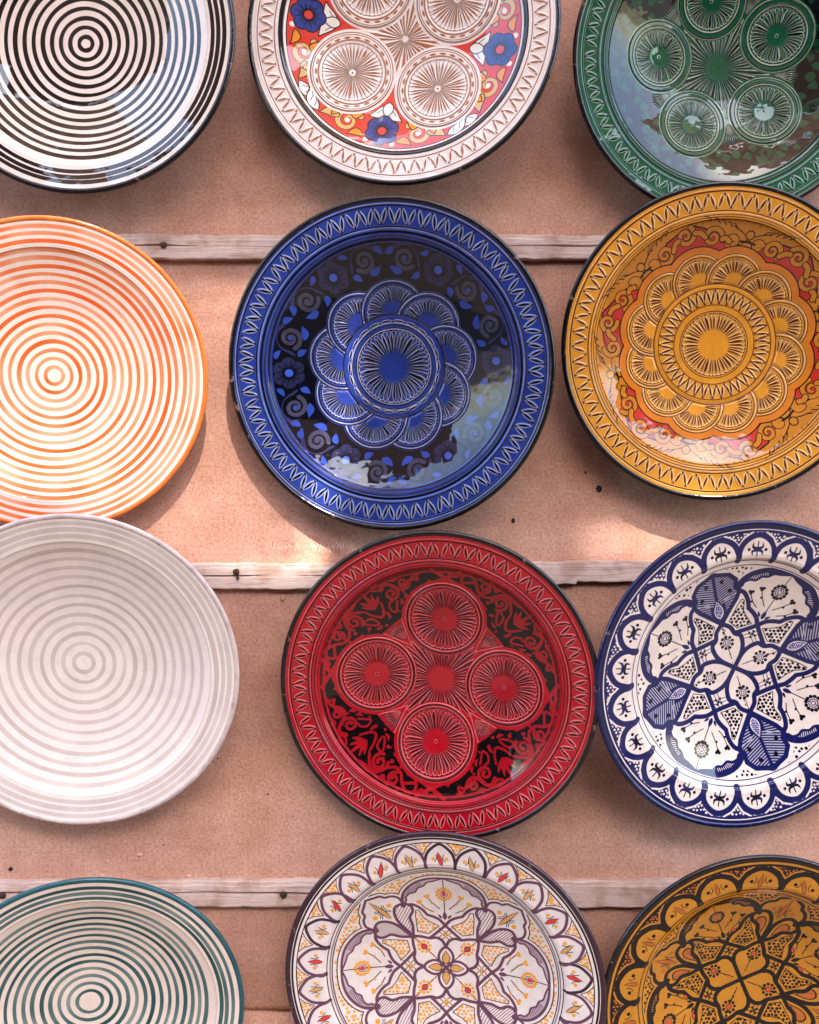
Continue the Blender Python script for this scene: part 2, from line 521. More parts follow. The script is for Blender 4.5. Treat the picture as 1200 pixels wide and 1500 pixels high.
def mustard_plate():
    base = (.84, .56, .17); dark = (.40, .16, .05); pale = (.90, .72, .45); ink = (.09, .06, .03)
    gold = (.74, .46, .12); red = (.72, .19, .15); orange = (.80, .45, .13)
    p = carved_base(None, base, dark, pale, (.838, .93), 64)
    for r in (.945, .805, .79): p.line(r, .004, dark, .5)
    p.line(.775, .004, ink)
    p.band(0, .77, gold)
    for k in range(120):                                  # little ticks under the well edge
        if k % 10 < 7: p.stroke([pol(.772, k * 3), pol(.755 + .008 * (k % 3), k * 3 + .4)], .003, ink)
    F = -45 - 60 * 3
    for k in range(6):
        a = F - 60 * k
        # red star panel between two nodes
        T = lambda r, d: pol(r, a - d)
        P = [T(.62, 2), T(.655, 8), T(.72, 17), T(.755, 27), T(.765, 31), T(.73, 37), T(.69, 46), T(.645, 54), T(.62, 58), T(.56, 58), T(.55, 30), T(.56, 2)]
        p.fill(P, red)
        p.stroke(P[:9], .009, ink)
        for (r, d, rd, sg, st) in ((.662, 14, .040, 1, 20), (.712, 27, .042, -1, 200), (.672, 41, .044, 1, 120), (.650, 52, .026, -1, 0), (.650, 6, .022, 1, 90)):
            c = T(r, d)
            sp = spiral(c, rd * 1.45, rd * .25, st - a, 1.5 * sg)
            p.disc(c[0], c[1], rd * 1.2, red)
            p.stroke(sp, [.037, .034, .028, .020], ink); p.stroke(sp, [.028, .025, .020, .013], gold)
        for (r0, d0, r1, d1) in ((.655, 19, .70, 23), (.715, 32, .68, 37), (.66, 46, .645, 50)):
            q = [T(r0, d0), T((r0 + r1) / 2 + .012, (d0 + d1) / 2), T(r1, d1)]
            p.stroke(q, .040, ink, smooth=5); p.stroke(q, .029, gold, smooth=5)
        # leaf veins of the garland outside
        for d, s_ in ((6, 1), (9, 1), (12, 1), (15, 1), (18, 1), (44, -1), (47, -1), (50, -1), (53, -1), (40, -1)):
            rr = .70 + .0035 * min(d, 60 - d)
            p.stroke([T(rr, d), T(rr + .025, d + s_ * 1.5), T(rr + .035, d + s_ * 4)], [.007, .005, .002], ink)
        for s_ in (-1, 1):
            p.stroke([T(.58, s_ * 2), T(.64, s_ * 3), T(.70, -s_ * 3), T(.74, -s_ * 9)], .006, ink, smooth=6)
        p.disc(*T(.70, 0), .026, gold); p.disc(*T(.70, 0), .026, ink, None, ring=.006)
        for s_ in (-1, 1): p.stroke([T(.655, s_ * 4), T(.66, -s_ * 1)], .012, ink)
    n = 12
    for rad, c in ((.224, ink), (.217, orange), (.172, dark)):
        for k in range(n): p.disc(*pol(.41, 105 + 30 * k), rad, c)
    p.disc(0, 0, .42, base)
    cs = fan_rosette(p, n, .41, .168, 105, 34, dark, pale, base, .392, .40, .5)
    p.disc(0, 0, .392, base); p.disc(0, 0, .388, dark, .6, ring=.006)
    p.teeth(.262, .352, 36, dark, pale, w=.0095)
    for r in (.358, .256, .216, ): p.disc(0, 0, r, dark, .6, ring=.005)
    p.fan(0, 0, .205, 44, dark, pale, .46)
    MED['mustard'] = [(0, 0, .390)]
    MED['mustard_f'] = (cs, .168, .392)
    return p.finish('mustard_glaze', .06, 9)

def red_plate():
    base = (.63, .06, .11); dark = (.27, .025, .04); pale = (.82, .36, .35); scr = (.58, .06, .095)
    p = carved_base(None, base, dark, pale, (.835, .925), 64, (.085, .06, .055))
    for r, w_ in ((.803, .005), (.785, .004), (.748, .016)): p.line(r, w_, dark, .5)
    field = (.055, .03, .03)
    F = -5
    cents = [pol(.408, F + 90 * k) for k in range(4)]
    p.band(0, .735, field)
    U = 1330.0
    L = lambda x, y: np.array(((x - 1250) / U, -(y + 112) / U))
    rot = lambda q, d: np.array([q[0] * math.cos(R_(d)) - q[1] * math.sin(R_(d)), q[0] * math.sin(R_(d)) + q[1] * math.cos(R_(d))])
    for k in range(4):
        d = 90 * k
        Z = lambda pts: [rot(L(*q), d) for q in pts]
        def S_(pts, w_, sm=6): p.stroke(Z(pts), np.asarray(w_) * .92 if not np.isscalar(w_) else w_ * .92, scr, smooth=sm)
        def sp(x, y, r, a0, t): p.stroke([rot(q, d) for q in spiral(L(x, y), r / U, .012, a0, t)], [.020, .020, .017, .024], scr)
        S_([(300, 30), (320, 80), (360, 105), (410, 125), (438, 170), (425, 220), (398, 265), (395, 320), (450, 352)], [.016, .022, .024, .022, .026])
        sp(375, 165, 46, 110, -1.25); sp(478, 268, 66, 170, -1.35)
        S_([(545, 225), (600, 232), (650, 245), (620, 290), (565, 290), (545, 265)], .016)
        S_([(300, 60), (350, 40), (345, 80)], .02)
        for (x, y) in ((480, 435), (470, 510), (555, 530), (600, 520), (500, 380)): S_([(610, 420), ((610 + x) / 2, (420 + y) / 2 - 8), (x, y)], [.022, .030, .008])
        S_([(560, 360), (640, 345), (690, 360), (680, 430), (640, 500)], [.016, .02, .02, .014])
        S_([(440, 440), (400, 395), (395, 350), (440, 370), (450, 420)], .016)
        sp(728, 590, 70, 60, 1.35); sp(848, 728, 54, 60, 1.25)
        S_([(640, 520), (650, 620), (710, 660), (780, 640), (800, 600)], [.02, .026, .022])
        S_([(560, 580), (600, 600), (640, 650), (720, 668)], [.012, .03, .02])
        S_([(730, 510), (705, 460), (740, 395), (765, 400), (760, 480), (745, 510)], .016)
        S_([(790, 640), (860, 640), (910, 690), (920, 760), (960, 830), (1020, 830), (1040, 770), (960, 765), (925, 760)], [.02, .022, .022, .018])
        S_([(720, 715), (760, 700), (770, 740), (800, 770)], .022)
        S_([(1040, 840), (1090, 815), (1100, 850)], .022)
        for (x, y, r) in ((797, 473, 17), (832, 590, 18), (465, 170, 10), (700, 700, 10), (385, 330, 14), (340, 250, 16), (880, 810, 10), (560, 180, 13), (640, 215, 10), (540, 640, 12), (820, 480, 9), (690, 290, 12), (905, 640, 13), (970, 700, 10), (770, 330, 14), (760, 560, 8), (590, 470, 7)):
            q = rot(L(x, y), d); p.disc(q[0], q[1], r / U, scr)
        for (x0, y0, x1, y1) in ((520, 190, 590, 205), (640, 330, 720, 300), (770, 360, 800, 430), (840, 520, 880, 600), (900, 620, 960, 670), (330, 200, 350, 300), (540, 560, 600, 640), (470, 150, 530, 170)):
            p.fill(leaf(rot(L(x0, y0), d), rot(L(x1, y1), d), .011, .15), scr)
        a = F + 90 * k
        for s_ in (-1, 1):
            p.stroke([pol(.64, a + s_ * 11), pol(.745, a - s_ * 7)], .024, base)
            p.disc(*pol(.725, a + s_ * 2.0), .012, scr); p.disc(*pol(.67, a + s_ * 9), .010, scr)
        p.disc(*pol(.732, a), .012, scr)
    p.band(.728, .740, base)
    for c in cents: p.disc(c[0], c[1], .270, base)
    p.disc(0, 0, .32, base)
    mids = [F + 45 + 90 * k for k in range(4)]
    for a in mids:
        p.fill([pol(.28, a - 12), pol(.28, a + 12), pol(.475, a + 11.5), pol(.47, a), pol(.475, a - 11.5)], base)
    star_fan(p, cents, .244, .33, 48, dark, pale, .24, mids, (.345, .465, 8))
    for c in cents: medallion(p, c[0], c[1], .246, .212, 46, dark, pale, False, .36, base)
    MED['red'] = [(c[0], c[1], .248) for c in cents]
    return p.finish('red_glaze', .07, 11)

# ---- brush-painted plates with lotus petals
def lotus_plate(name, axis, white, line, lotus_w, field_dot, ink, eye, tan, accent, arches, variant, seed, lipc, bands, k_scale=1.0):
    p = Paint(white)
    g = np.random.default_rng(seed)
    K = k_scale
    ROT = 0
    def T(q, j, mir):
        a_, b_ = q; a_ = -a_ if mir else a_
        a_, b_ = a_ * K, b_ * K
        t = R_(axis - 90 * j)                # direction of the lotus axis
        u = np.array([math.cos(t), math.sin(t)]); v = np.array([math.sin(t), -math.cos(t)])
        return u * b_ + v * a_
    allj = [(j, m) for j in range(4) for m in (False, True)]
    def st(pts, w_, col, sm=6, only=None, halo=None, thin=None):
        for j, m in allj:
            if only is not None and m != only: continue
            p.stroke([T(q, j, m) for q in pts], w_, col, smooth=sm)
    def fl(pts, col, sm=0, only=None):
        for j, m in allj:
            if only is not None and m != only: continue
            p.fill([T(q, j, m) for q in pts], col, smooth=sm)
    rw = .70
    # dotted ground of the well
    p.dots((p.sl, p.aa(rw - p.r)), .030 if variant != 'blue' else .033, .0088 if variant != 'purple' else .010, field_dot, seed, .3)
    outer = [(.259, .431), (.262, .50), (.232, .565), (.165, .622), (.085, .65), (0, .657)]
    inner = [(.250, .452), (.236, .475), (.238, .50), (.213, .527), (.184, .535), (.172, .548), (.158, .573), (.128, .586), (.115, .600), (.10, .618), (.06, .630), (0, .655)]
    lower = [(.259, .431), (.204, .444), (.149, .413), (.112, .368)]
    lower2 = [(.112, .368), (.067, .352), (.03, .33), (0, .294)]
    halo = .014
    body = outer + lower2[::-1] + lower[::-1]
    allshape = [(0, .657), (.085, .65), (.165, .622), (.232, .565), (.262, .50), (.259, .431), (.204, .444), (.149, .413), (.112, .368), (.067, .352), (.03, .33), (0, .294)]
    # palmette / tulip outline on the diagonal (d along, e across)
    q2 = math.sqrt(.5)
    D = lambda d, e: (q2 * (d + e), q2 * (d - e))
    if variant == 'blue':
        palm = [D(.30, 0), D(.36, .055), D(.43, .12), D(.48, .150), D(.51, .128), D(.56, .138), D(.61, .10), D(.635, .03), D(.65, 0)]
    else:
        palm = [(.259, .447), (.286, .495), (.332, .509), (.368, .500), (.40, .512), (.432, .503), (.487, .487)]
    # halos: thin dark line, then white, then body
    for pts, sm in ((outer, 6), (palm, 4)):
        st(pts, lotus_w + 2 * halo + .012, ink if variant != 'blue' else white, sm)
    for pts, sm in ((outer, 6), (palm, 4)):
        st(pts, lotus_w + 2 * halo, white, sm)
    # inner disc of small shapes is on white
    cover = [(0, .0), (0, .30), (.112, .372), (.204, .446), (.262, .44), D(.50, 0), (.2, .22)]
    fl(cover, white)
    fl(allshape, white)
    fl([D(.28, 0)] + palm + [D(.45, 0)], white)
    # hatched crescent between outer arc and scalloped edge of each lotus
    cres = outer + inner[::-1]
    fl(cres, line if variant != 'purple' else (.70, .62, .64))
    hat = white if variant != 'purple' else line
    for j, m in allj:
        sl, msk = p.poly([T(q, j, m) for q in cres])
        full = np.zeros_like(p.r); full[sl] = msk; p.clip = full
        for t in np.linspace(.06, .62, 17):
            i = t * (len(outer) - 1); i0 = int(i); f = i - i0
            o0 = np.array(outer[i0]) * (1 - f) + np.array(outer[min(i0 + 1, 5)]) * f
            c0 = np.array((.05, .47)); d0 = (c0 - o0) / np.linalg.norm(c0 - o0)
            a_ = .010 if variant != 'purple' else .0
            p.stroke([T(o0 + d0 * (.012 + a_), j, m), T(o0 + d0 * .075 + np.array((-.012, .0)), j, m)], .0048, hat)
        p.clip = None
    # lotus outlines
    st(inner, lotus_w * .55, line, 3)
    st(outer, [lotus_w, lotus_w * .9, lotus_w * .7], line)
    st(lower, lotus_w, line); st(lower2, lotus_w, line)
    # flower inside the lotus
    for j in range(4):
        tp = lambda q: T(q, j, False)
        p.stroke([tp((0, .65)), tp((0, .55))], .005, ink); p.stroke([tp((0, .51)), tp((0, .38))], .006, ink)
        for k in range(12):
            c = np.array((0, .53)) + pol(.042, k * 30 + 15); c = tp(c); p.disc(c[0], c[1], .0115, accent)
        c = tp((0, .53))
        if eye is not None:
            p.disc(c[0], c[1], .026, ink); p.disc(c[0], c[1], .022, white); p.fill(leaf(tp((0, .512)), tp((0, .556)), .016), eye)
        else:
            p.disc(c[0], c[1], .026, line, None, ring=.006); p.disc(c[0], c[1], .013, line, None, ring=.006)
        c = tp((0, .362)); p.fill(leaf(tp((0, .335)), tp((0, .40)), .014), line)
        for s_ in (-1, 1):
            p.fill(leaf(tp((s_ * .018, .345)), tp((s_ * .045, .375)), .008), line)
            for (x0, y0, x1, y1, bx, by) in ((.03, .415, .105, .50, .075, .45), (.07, .39, .155, .455, .115, .405)):
                p.stroke([tp((s_ * x0, y0)), tp((s_ * bx, by + .01)), tp((s_ * x1, y1))], .0055, ink, smooth=6)
                for (ox, oy) in ((0, 0), (.012, .008), (-.006, .014)):
                    c = tp((s_ * (x1 + ox), y1 + oy)); p.disc(c[0], c[1], .0105, accent)
                c = tp((s_ * (bx + .004), by + .006)); p.disc(c[0], c[1], .008, accent)
            if variant == 'amber':
                p.fill(leaf(tp((s_ * .05, .365)), tp((s_ * .10, .375)), .014), ink); p.fill(leaf(tp((s_ * .055, .366)), tp((s_ * .095, .374)), .010), eye)
    # dotted triangles between lotus, lobes and palmettes
    tri = [(.040, .288), (.10, .318), (.135, .345), (.165, .40), (.183, .40), (.186, .36), (.178, .245), (.108, .228)]
    fl(tri, white)
    for j, m in allj:
        p.dots(p.poly([T(q, j, m) for q in tri]), .026, .0092, field_dot, seed + j, .25)
    st(tri + [tri[0]], .005, ink, 0)
    # cross cell on the lotus axis
    for j in range(4):
        tp = lambda q: T(q, j, False)
        for s_ in (-1, 1):
            p.stroke([tp((s_ * .05, .255)), tp((-s_ * .035, .185))], .0045, ink if variant != 'blue' else line)
            p.stroke([tp((s_ * .04, .275)), tp((-s_ * .045, .205))], .0045, ink if variant != 'blue' else line)
        for (x, y) in ((0, .23), (.02, .23), (-.02, .23), (0, .25), (0, .21)): c = tp((x, y)); p.disc(c[0], c[1], .008, accent)
    # lobes round the centre
    st([(-.03, .33), (0, .294), (.05, .245), (.103, .198)], lotus_w, line, 4)
    if variant == 'blue':
        lobe = [(0, .0), (.0, .05), (.004, .10), (.022, .15), (.062, .195), (.105, .193), (.15, .215), (.205, .213)]
    else:
        lobe = [(0, .139), (.021, .183), (.058, .203), (.103, .198), (.15, .207), (.212, .212)]
    st(lobe, lotus_w, line); st([(b, a) for a, b in lobe], lotus_w, line)
    for j in range(4):
        tp = lambda q: T(q, j, False)
        c0 = D(.195, 0) if variant != 'blue' else D(.17, 0)
        p.stroke([tp(D(.06, 0)), tp(D(.29, 0))], .0045, ink)
        for k in range(9):
            c = tp(np.array(c0) + pol(.037, k * 40)); p.disc(c[0], c[1], .0105, accent)
        c = tp(c0)
        if eye is not None:
            p.disc(c[0], c[1], .021, ink); p.disc(c[0], c[1], .017, eye)
        else:
            p.disc(c[0], c[1], .023, white); p.disc(c[0], c[1], .022, line, None, ring=.006); p.disc(c[0], c[1], .010, line, None, ring=.005)
        if variant == 'purple':
            p.stroke([tp(q) for q in spline([(0, 0), (.034, .03), (.047, .075), (.03, .118), (0, .140), (-.03, .118), (-.047, .075), (-.034, .03), (0, 0)], 5)], lotus_w * .9, line)
            p.fill(leaf(tp((0, .022)), tp((0, .118)), .027), ink); p.fill(leaf(tp((0, .027)), tp((0, .113)), .022), tan)
        if variant == 'amber':
            p.stroke([tp((0, 0)), tp((0, .14))], lotus_w, line)
    # palmettes
    if variant == 'blue':
        full_palm = palm + [(b, a) for a, b in palm[::-1]]
        for j in range(4):
            P = [T(q, j, False) for q in full_palm]
            p.fill(P, line)
            sl, msk = p.poly(P); fm = np.zeros_like(p.r); fm[sl] = msk; p.clip = fm
            for s_ in (-1, 1):
                for t in np.linspace(.30, .66, 24):
                    a = np.array(D(t + .02, s_ * .012)); b = np.array(D(t - .10 * 0 + .075, s_ * .16))
                    if t < .40: a = np.array(D(t + .06, s_ * .05))
                    p.stroke([T(a, j, False), T(b, j, False)], .0062, (.70, .67, .70))
                for (d, e) in ((.50, .09), (.58, .05)):
                    c = T(D(d, s_ * e), j, False); p.disc(c[0], c[1], .014, ink)
            p.clip = None
            p.stroke(P, lotus_w, line)
            p.fill(leaf(T(D(.315, 0), j, False), T(D(.475, 0), j, False), .044), line)
            p.fill(leaf(T(D(.335, 0), j, False), T(D(.46, 0), j, False), .031), white)
            p.fill(leaf(T(D(.342, 0), j, False), T(D(.452, 0), j, False), .024), (.22, .26, .52))
            p.dots(p.poly(leaf(T(D(.342, 0), j, False), T(D(.452, 0), j, False), .024)), .014, .004, white, j)
    else:
        curl = [(.205, .215), (.206, .285), (.222, .345), (.202, .395), (.214, .434), (.259, .448), (.308, .426), (.318, .377), (.295, .313), (.24, .249), (.208, .215)]
        for c_ in (curl, [(b, a) for a, b in curl]):
            for j in range(4):
                P = [T(q, j, False) for q in spline(c_, 5)]
                p.fill(P, white)
                sl, msk = p.poly(P); fm = np.zeros_like(p.r); fm[sl] = msk; p.clip = fm
                if variant == 'purple':
                    x0, y0 = np.min(P, 0); x1, y1 = np.max(P, 0)
                    for t in np.linspace(-.3, .4, 36):
                        p.stroke([(x0 + t, y0), (x0 + t + .12, y1)], .0042, line)
                p.clip = None
                if variant == 'amber':
                    cc = np.mean(P, 0)
                    p.fill([cc + (q - cc) * .55 for q in np.array(P)], ink); p.fill([cc + (q - cc) * .46 for q in np.array(P)], tan)
                p.stroke(P, lotus_w, line)
        st([(.206, .206), (.262, .44)], lotus_w * .0 + .001, line, 0)
        for j, m in allj:
            c = T((.258, .437), j, m); p.disc(c[0], c[1], .018, line)
        full_palm = palm
        st(palm, lotus_w * .85, line, 4)
        for j in range(4):
            for e in (1,):
                pass
            st2 = [(b, a) for a, b in palm]
            p.stroke([T(q, j, False) for q in spline(st2, 4)], lotus_w * .85, line)
            a, b = T(D(.475, 0), j, False), T(D(.672, 0), j, False)
            p.fill(leaf(a, b, .017), ink); p.fill(leaf(a, b, .0125), tan)
            for s_ in (-1, 1):
                c = T(D(.555, s_ * .062), j, False); p.disc(c[0], c[1], .016, tan if variant == 'amber' else accent)
                for rr in (.034, .046):
                    ph = math.degrees(math.atan2(*(np.array(T(D(.55, 0), j, False)) - c)[::-1]))
                    p.stroke([c + pol(rr, ph + u) for u in np.linspace(-55, 55, 7)], .0045, ink)
    # ---------------- rim
    r0, r1 = .745, .905
    p.band(.70, 1.2, white)
    for r, w_, c in bands: p.line(r, w_, c, wob=.0008, seed=int(r * 1000))
    for k in range(arches):
        a = 90 + 360 / arches * k + (g.normal(0, .4)); h = 180 / arches
        tips = [pol(r0 + .0, a - h), pol(r0 + .05, a - h * .96), pol(r1 - .055, a - h * .78), pol(r1 - .014, a - h * .42), pol(r1 + (.012 if variant == 'purple' else .004), a), pol(r1 - .014, a + h * .42), pol(r1 - .055, a + h * .78), pol(r0 + .05, a + h * .96), pol(r0, a + h)]
        c = a + h                                        # little triangle between two arches
        tri = [pol(.928, c - h * .62), pol(.928, c + h * .62), pol(.895, c + h * .28), pol(.845, c), pol(.895, c - h * .28)]
        if variant == 'purple':
            p.dots(p.poly(tri), .024, .0095, field_dot, k)
            p.stroke(tri + [tri[0]], .0045, ink)
        else:
            big = [pol(.94, c - h * .95), pol(.94, c + h * .95), pol(.89, c + h * .45), pol(.80, c), pol(.89, c - h * .45)]
            p.fill(big, line)
            p.stroke(tri[2:] + [tri[2]][:0], .012, white); p.stroke([tri[4], pol(.93, c - h * .70)], .012, white); p.stroke([tri[2], pol(.93, c + h * .70)], .012, white)
            p.dots(p.poly([q * .998 for q in tri]), .024, .0075, white if variant == 'blue' else tan, k)
        p.stroke(tips, lotus_w if variant == 'purple' else lotus_w * 1.25, line if (k % 5 or variant != 'purple') else tuple(x * .6 for x in line), smooth=5)
        rm = .815
        if variant == 'purple' or variant == 'amber':
            cc = (eye if k % 2 == 0 else tan) if variant == 'purple' else tan
            tl = g.normal(0, 1.2)
            p.fill(leaf(pol(rm - .05, a - tl), pol(rm + .05, a + tl), .0155), ink); p.fill(leaf(pol(rm - .048, a - tl), pol(rm + .048, a + tl), .012), cc)
            for s_ in (-1, 1):
                d = pol(rm, a + s_ * h * .42); p.disc(d[0], d[1], .012, accent)
                p.stroke([pol(rm + .028, a + s_ * h * .22), pol(rm, a + s_ * h * .20), pol(rm - .02, a + s_ * h * .34)], .0045, ink, smooth=4)
        else:
            p.stroke([pol(rm - .045, a), pol(rm + .05, a)], .007, ink)
            p.disc(*pol(rm, a), .012, ink)
            for s_ in (-1, 1):
                d = pol(rm, a + s_ * h * .45); p.disc(d[0], d[1], .010, ink)
                for (u, v) in ((.035, .40), (-.03, .42)):
                    p.stroke([pol(rm + u * .15, a + s_ * .3), pol(rm + u * .45, a + s_ * h * v * .62), pol(rm + u * 1.25, a + s_ * h * v * (.55 + .25 * g.random()))], [.020, .015, .003], ink if g.random() < .6 else line, smooth=4)
    for r, w_, c in bands:
        if r > .92 or r < .75: p.line(r, w_, c, wob=.0008, seed=int(r * 1000))
    p.band(.965, 1.2, lipc)
    return p.finish(name, .05, seed)

# ------------------------------------------------------------------ materials
def glaze(name, im, rough=.09, relief=0.0, wave=.05, coat=0.0):
    m, nt, b = new_mat(name)
    t = N(nt, 'TexImage'); t.image = im; t.interpolation = 'Cubic'; t.extension = 'EXTEND'
    uv = N(nt, 'UVMap'); uv.uv_map = 'UVMap'
    nt.links.new(uv.outputs[0], t.inputs[0])
    tc = N(nt, 'TexCoord').outputs['Object']
    spk = ramp(nt, noise(nt, 420, 2, .5, tc), [(0, (.90, .90, .90)), (.45, (1, 1, 1)), (1, (1, 1, 1))])
    nt.links.new(mixc(nt, 1.0, t.outputs[0], spk, 'MULTIPLY'), b.inputs['Base Color'])
    wv = bump(nt, math2(nt, 'ADD', noise(nt, 8, 1, .4, tc), math2(nt, 'MULTIPLY', noise(nt, 36, 2, .45, tc), .12)), 1.0, wave * .12)
    nrm = bump(nt, t.outputs[1], 1.0, relief, wv) if relief else wv
    nt.links.new(nrm, b.inputs['Normal'])
    rr = ramp(nt, noise(nt, 30, 4, .6, tc), [(.3, (rough * .35,) * 3), (.7, (rough * .8,) * 3)])
    nt.links.new(rr, b.inputs['Roughness'])
    b.inputs['IOR'].default_value = 1.52
    return m

def enamel(name, col, rough=.14):
    m, nt, b = new_mat(name)
    tc = N(nt, 'TexCoord').outputs['Object']
    c = srgb(col)
    nt.links.new(ramp(nt, noise(nt, 40, 5, .6, tc), [(.3, tuple(x * .75 for x in c)), (.7, tuple(min(1, x * 1.2) for x in c))]), b.inputs['Base Color'])
    chip = ramp(nt, noise(nt, 55, 5, .65, tc), [(.63, (0, 0, 0)), (.67, (1, 1, 1))])
    col_in = b.inputs['Base Color'].links[0].from_socket
    nt.links.new(mixc(nt, math2(nt, 'MULTIPLY', chip, .55), col_in, srgb((.55, .42, .35))), b.inputs['Base Color'])
    nt.links.new(bump(nt, noise(nt, 60, 3, .5, tc), .35, .003), b.inputs['Normal'])
    b.inputs['Roughness'].default_value = rough
    return m

def wall_mat():
    m, nt, b = new_mat('plaster')
    tc = N(nt, 'TexCoord').outputs['Object']
    big = noise(nt, 2.6, 5, .6, tc, .4); mid = noise(nt, 17, 6, .65, tc); fine = noise(nt, 260, 3, .7, tc); grit = noise(nt, 900, 2, .6, tc)
    c0 = ramp(nt, big, [(.32, srgb((.69, .488, .394))), (.5, srgb((.745, .547, .450))), (.68, srgb((.79, .607, .522)))])
    c1 = mixc(nt, .55, c0, ramp(nt, mid, [(.3, srgb((.65, .458, .368))), (.7, srgb((.81, .637, .552)))]))
    c2 = mixc(nt, .75, c1, ramp(nt, fine, [(.3, (.55, .55, .55)), (.5, (1, 1, 1)), (.72, (1.35, 1.35, 1.35))]), 'MULTIPLY')
    # pale grains and dark pits
    v = N(nt, 'TexVoronoi', Scale=170); nt.links.new(tc, v.inputs['Vector'])
    pale = ramp(nt, v.outputs['Distance'], [(.0, (1, 1, 1)), (.09, (0, 0, 0))])
    pick = ramp(nt, noise(nt, 60, 2, .5, tc), [(.60, (0, 0, 0)), (.64, (1, 1, 1))])
    c3 = mixc(nt, math2(nt, 'MULTIPLY', math2(nt, 'MULTIPLY', pale, pick), .6), c2, srgb((.90, .78, .70)))
    v2 = N(nt, 'TexVoronoi', Scale=46); nt.links.new(tc, v2.inputs['Vector'])
    pit = math2(nt, 'MULTIPLY', ramp(nt, v2.outputs['Distance'], [(.0, (1, 1, 1)), (.07, (0, 0, 0))]), ramp(nt, noise(nt, 19, 2, .5, tc), [(.63, (0, 0, 0)), (.67, (1, 1, 1))]))
    c4 = mixc(nt, math2(nt, 'MULTIPLY', pit, .75), c3, srgb((.30, .17, .13)))
    sm = noise(nt, 5.5, 6, .7, tc, .8)
    c4 = mixc(nt, .7, c4, ramp(nt, sm, [(.28, (.62, .60, .60)), (.44, (1, 1, 1)), (.66, (1, 1, 1)), (.78, (1.12, 1.12, 1.12))]), 'MULTIPLY')
    # trowel streaks, long and nearly level
    mp = N(nt, 'Mapping'); mp.inputs['Scale'].default_value = (2.2, 1, 30); nt.links.new(tc, mp.inputs[0])
    streak = noise(nt, 3, 5, .65, mp.outputs[0])
    c5 = mixc(nt, .35, c4, ramp(nt, streak, [(.3, (.86, .84, .83)), (.6, (1.06, 1.06, 1.06))]), 'MULTIPLY')
    nt.links.new(c5, b.inputs['Base Color'])
    b.inputs['Roughness'].default_value = .88; b.inputs['Specular IOR Level'].default_value = .25
    h = math2(nt, 'ADD', math2(nt, 'MULTIPLY', mid, .5), math2(nt, 'ADD', math2(nt, 'MULTIPLY', fine, .22), math2(nt, 'MULTIPLY', grit, .10)))
    h = math2(nt, 'SUBTRACT', h, math2(nt, 'MULTIPLY', pit, .5))
    nt.links.new(bump(nt, h, .8, .0035), b.inputs['Normal'])
    return m

def wood_mat():
    m, nt, b = new_mat('whitewashed_wood')
    tc = N(nt, 'TexCoord').outputs['Object']
    mp = N(nt, 'Mapping'); mp.inputs['Scale'].default_value = (1.3, 26, 26); nt.links.new(tc, mp.inputs[0])
    gr = noise(nt, 9, 6, .68, mp.outputs[0], .6)
    blot = noise(nt, 26, 5, .6, tc)
    c = ramp(nt, gr, [(.30, srgb((.34, .24, .19))), (.39, srgb((.58, .46, .39))), (.6, srgb((.76, .65, .58)))])
    c = mixc(nt, .5, c, ramp(nt, blot, [(.36, srgb((.66, .50, .42))), (.55, srgb((.86, .76, .71)))]))
    nt.links.new(c, b.inputs['Base Color'])
    b.inputs['Roughness'].default_value = .75
    nt.links.new(bump(nt, gr, .6, .003), b.inputs['Normal'])
    return m

def plain(name, col, rough=.7, metal=0, sc_=30, amp=.25):
    m, nt, b = new_mat(name); c = srgb(col)
    tc = N(nt, 'TexCoord').outputs['Object']
    nt.links.new(ramp(nt, noise(nt, sc_, 5, .6, tc), [(.3, tuple(x * (1 - amp) for x in c)), (.7, tuple(min(1, x * (1 + amp)) for x in c))]), b.inputs['Base Color'])
    b.inputs['Roughness'].default_value = rough; b.inputs['Metallic'].default_value = metal
    return m

# ------------------------------------------------------------------ wall
PL = wall_mat(); WD = wood_mat(); RUST = plain('rusty_iron', (.28, .20, .17), .6, .6, 400); HOLE = plain('dark_hole', (.13, .08, .065), .95)
def slab(name, x0, x1, z0, z1, wob_top=0, wob_bot=0, thick=.02, seed=0):
    g = np.random.default_rng(seed); n = 260; m = 9
    xs = np.linspace(x0, x1, n)
    def wob(a):
        k = g.random(10) * 6.28
        return a * sum(np.sin(xs * f + k[i]) / (1 + i * .35) for i, f in enumerate((9, 21, 47, 80, 130, 190, 260, 340, 420, 500)))
    zt = z1 + wob(wob_top); zb = z0 + wob(wob_bot)
    V = []; 
    ts = [0, .004, .1, .3, .5, .7, .9, .996, 1]
    for i in range(n):
        V.append((xs[i], thick, zb[i]))
        for j, t in enumerate(ts):
            V.append((xs[i], (.0035 if j in (0, len(ts) - 1) else 0), zb[i] + (zt[i] - zb[i]) * t))
        V.append((xs[i], thick, zt[i]))
    return obj(name, V, grid_faces(n, len(ts) + 2), PL)
seam = at(0, 1482).z
W = structure(slab('wall', -3, 3, seam + .0016, 3.0, 0, .0009, seed=1))
W2 = structure(slab('wall', -3, 3, 0.0, seam - .0014, .0011, 0, seed=2))
back = structure(obj('wall', [(-3, .021, 0), (3, .021, 0), (3, .021, 3), (-3, .021, 3)], [(0, 1, 2, 3)], HOLE, smooth=False))

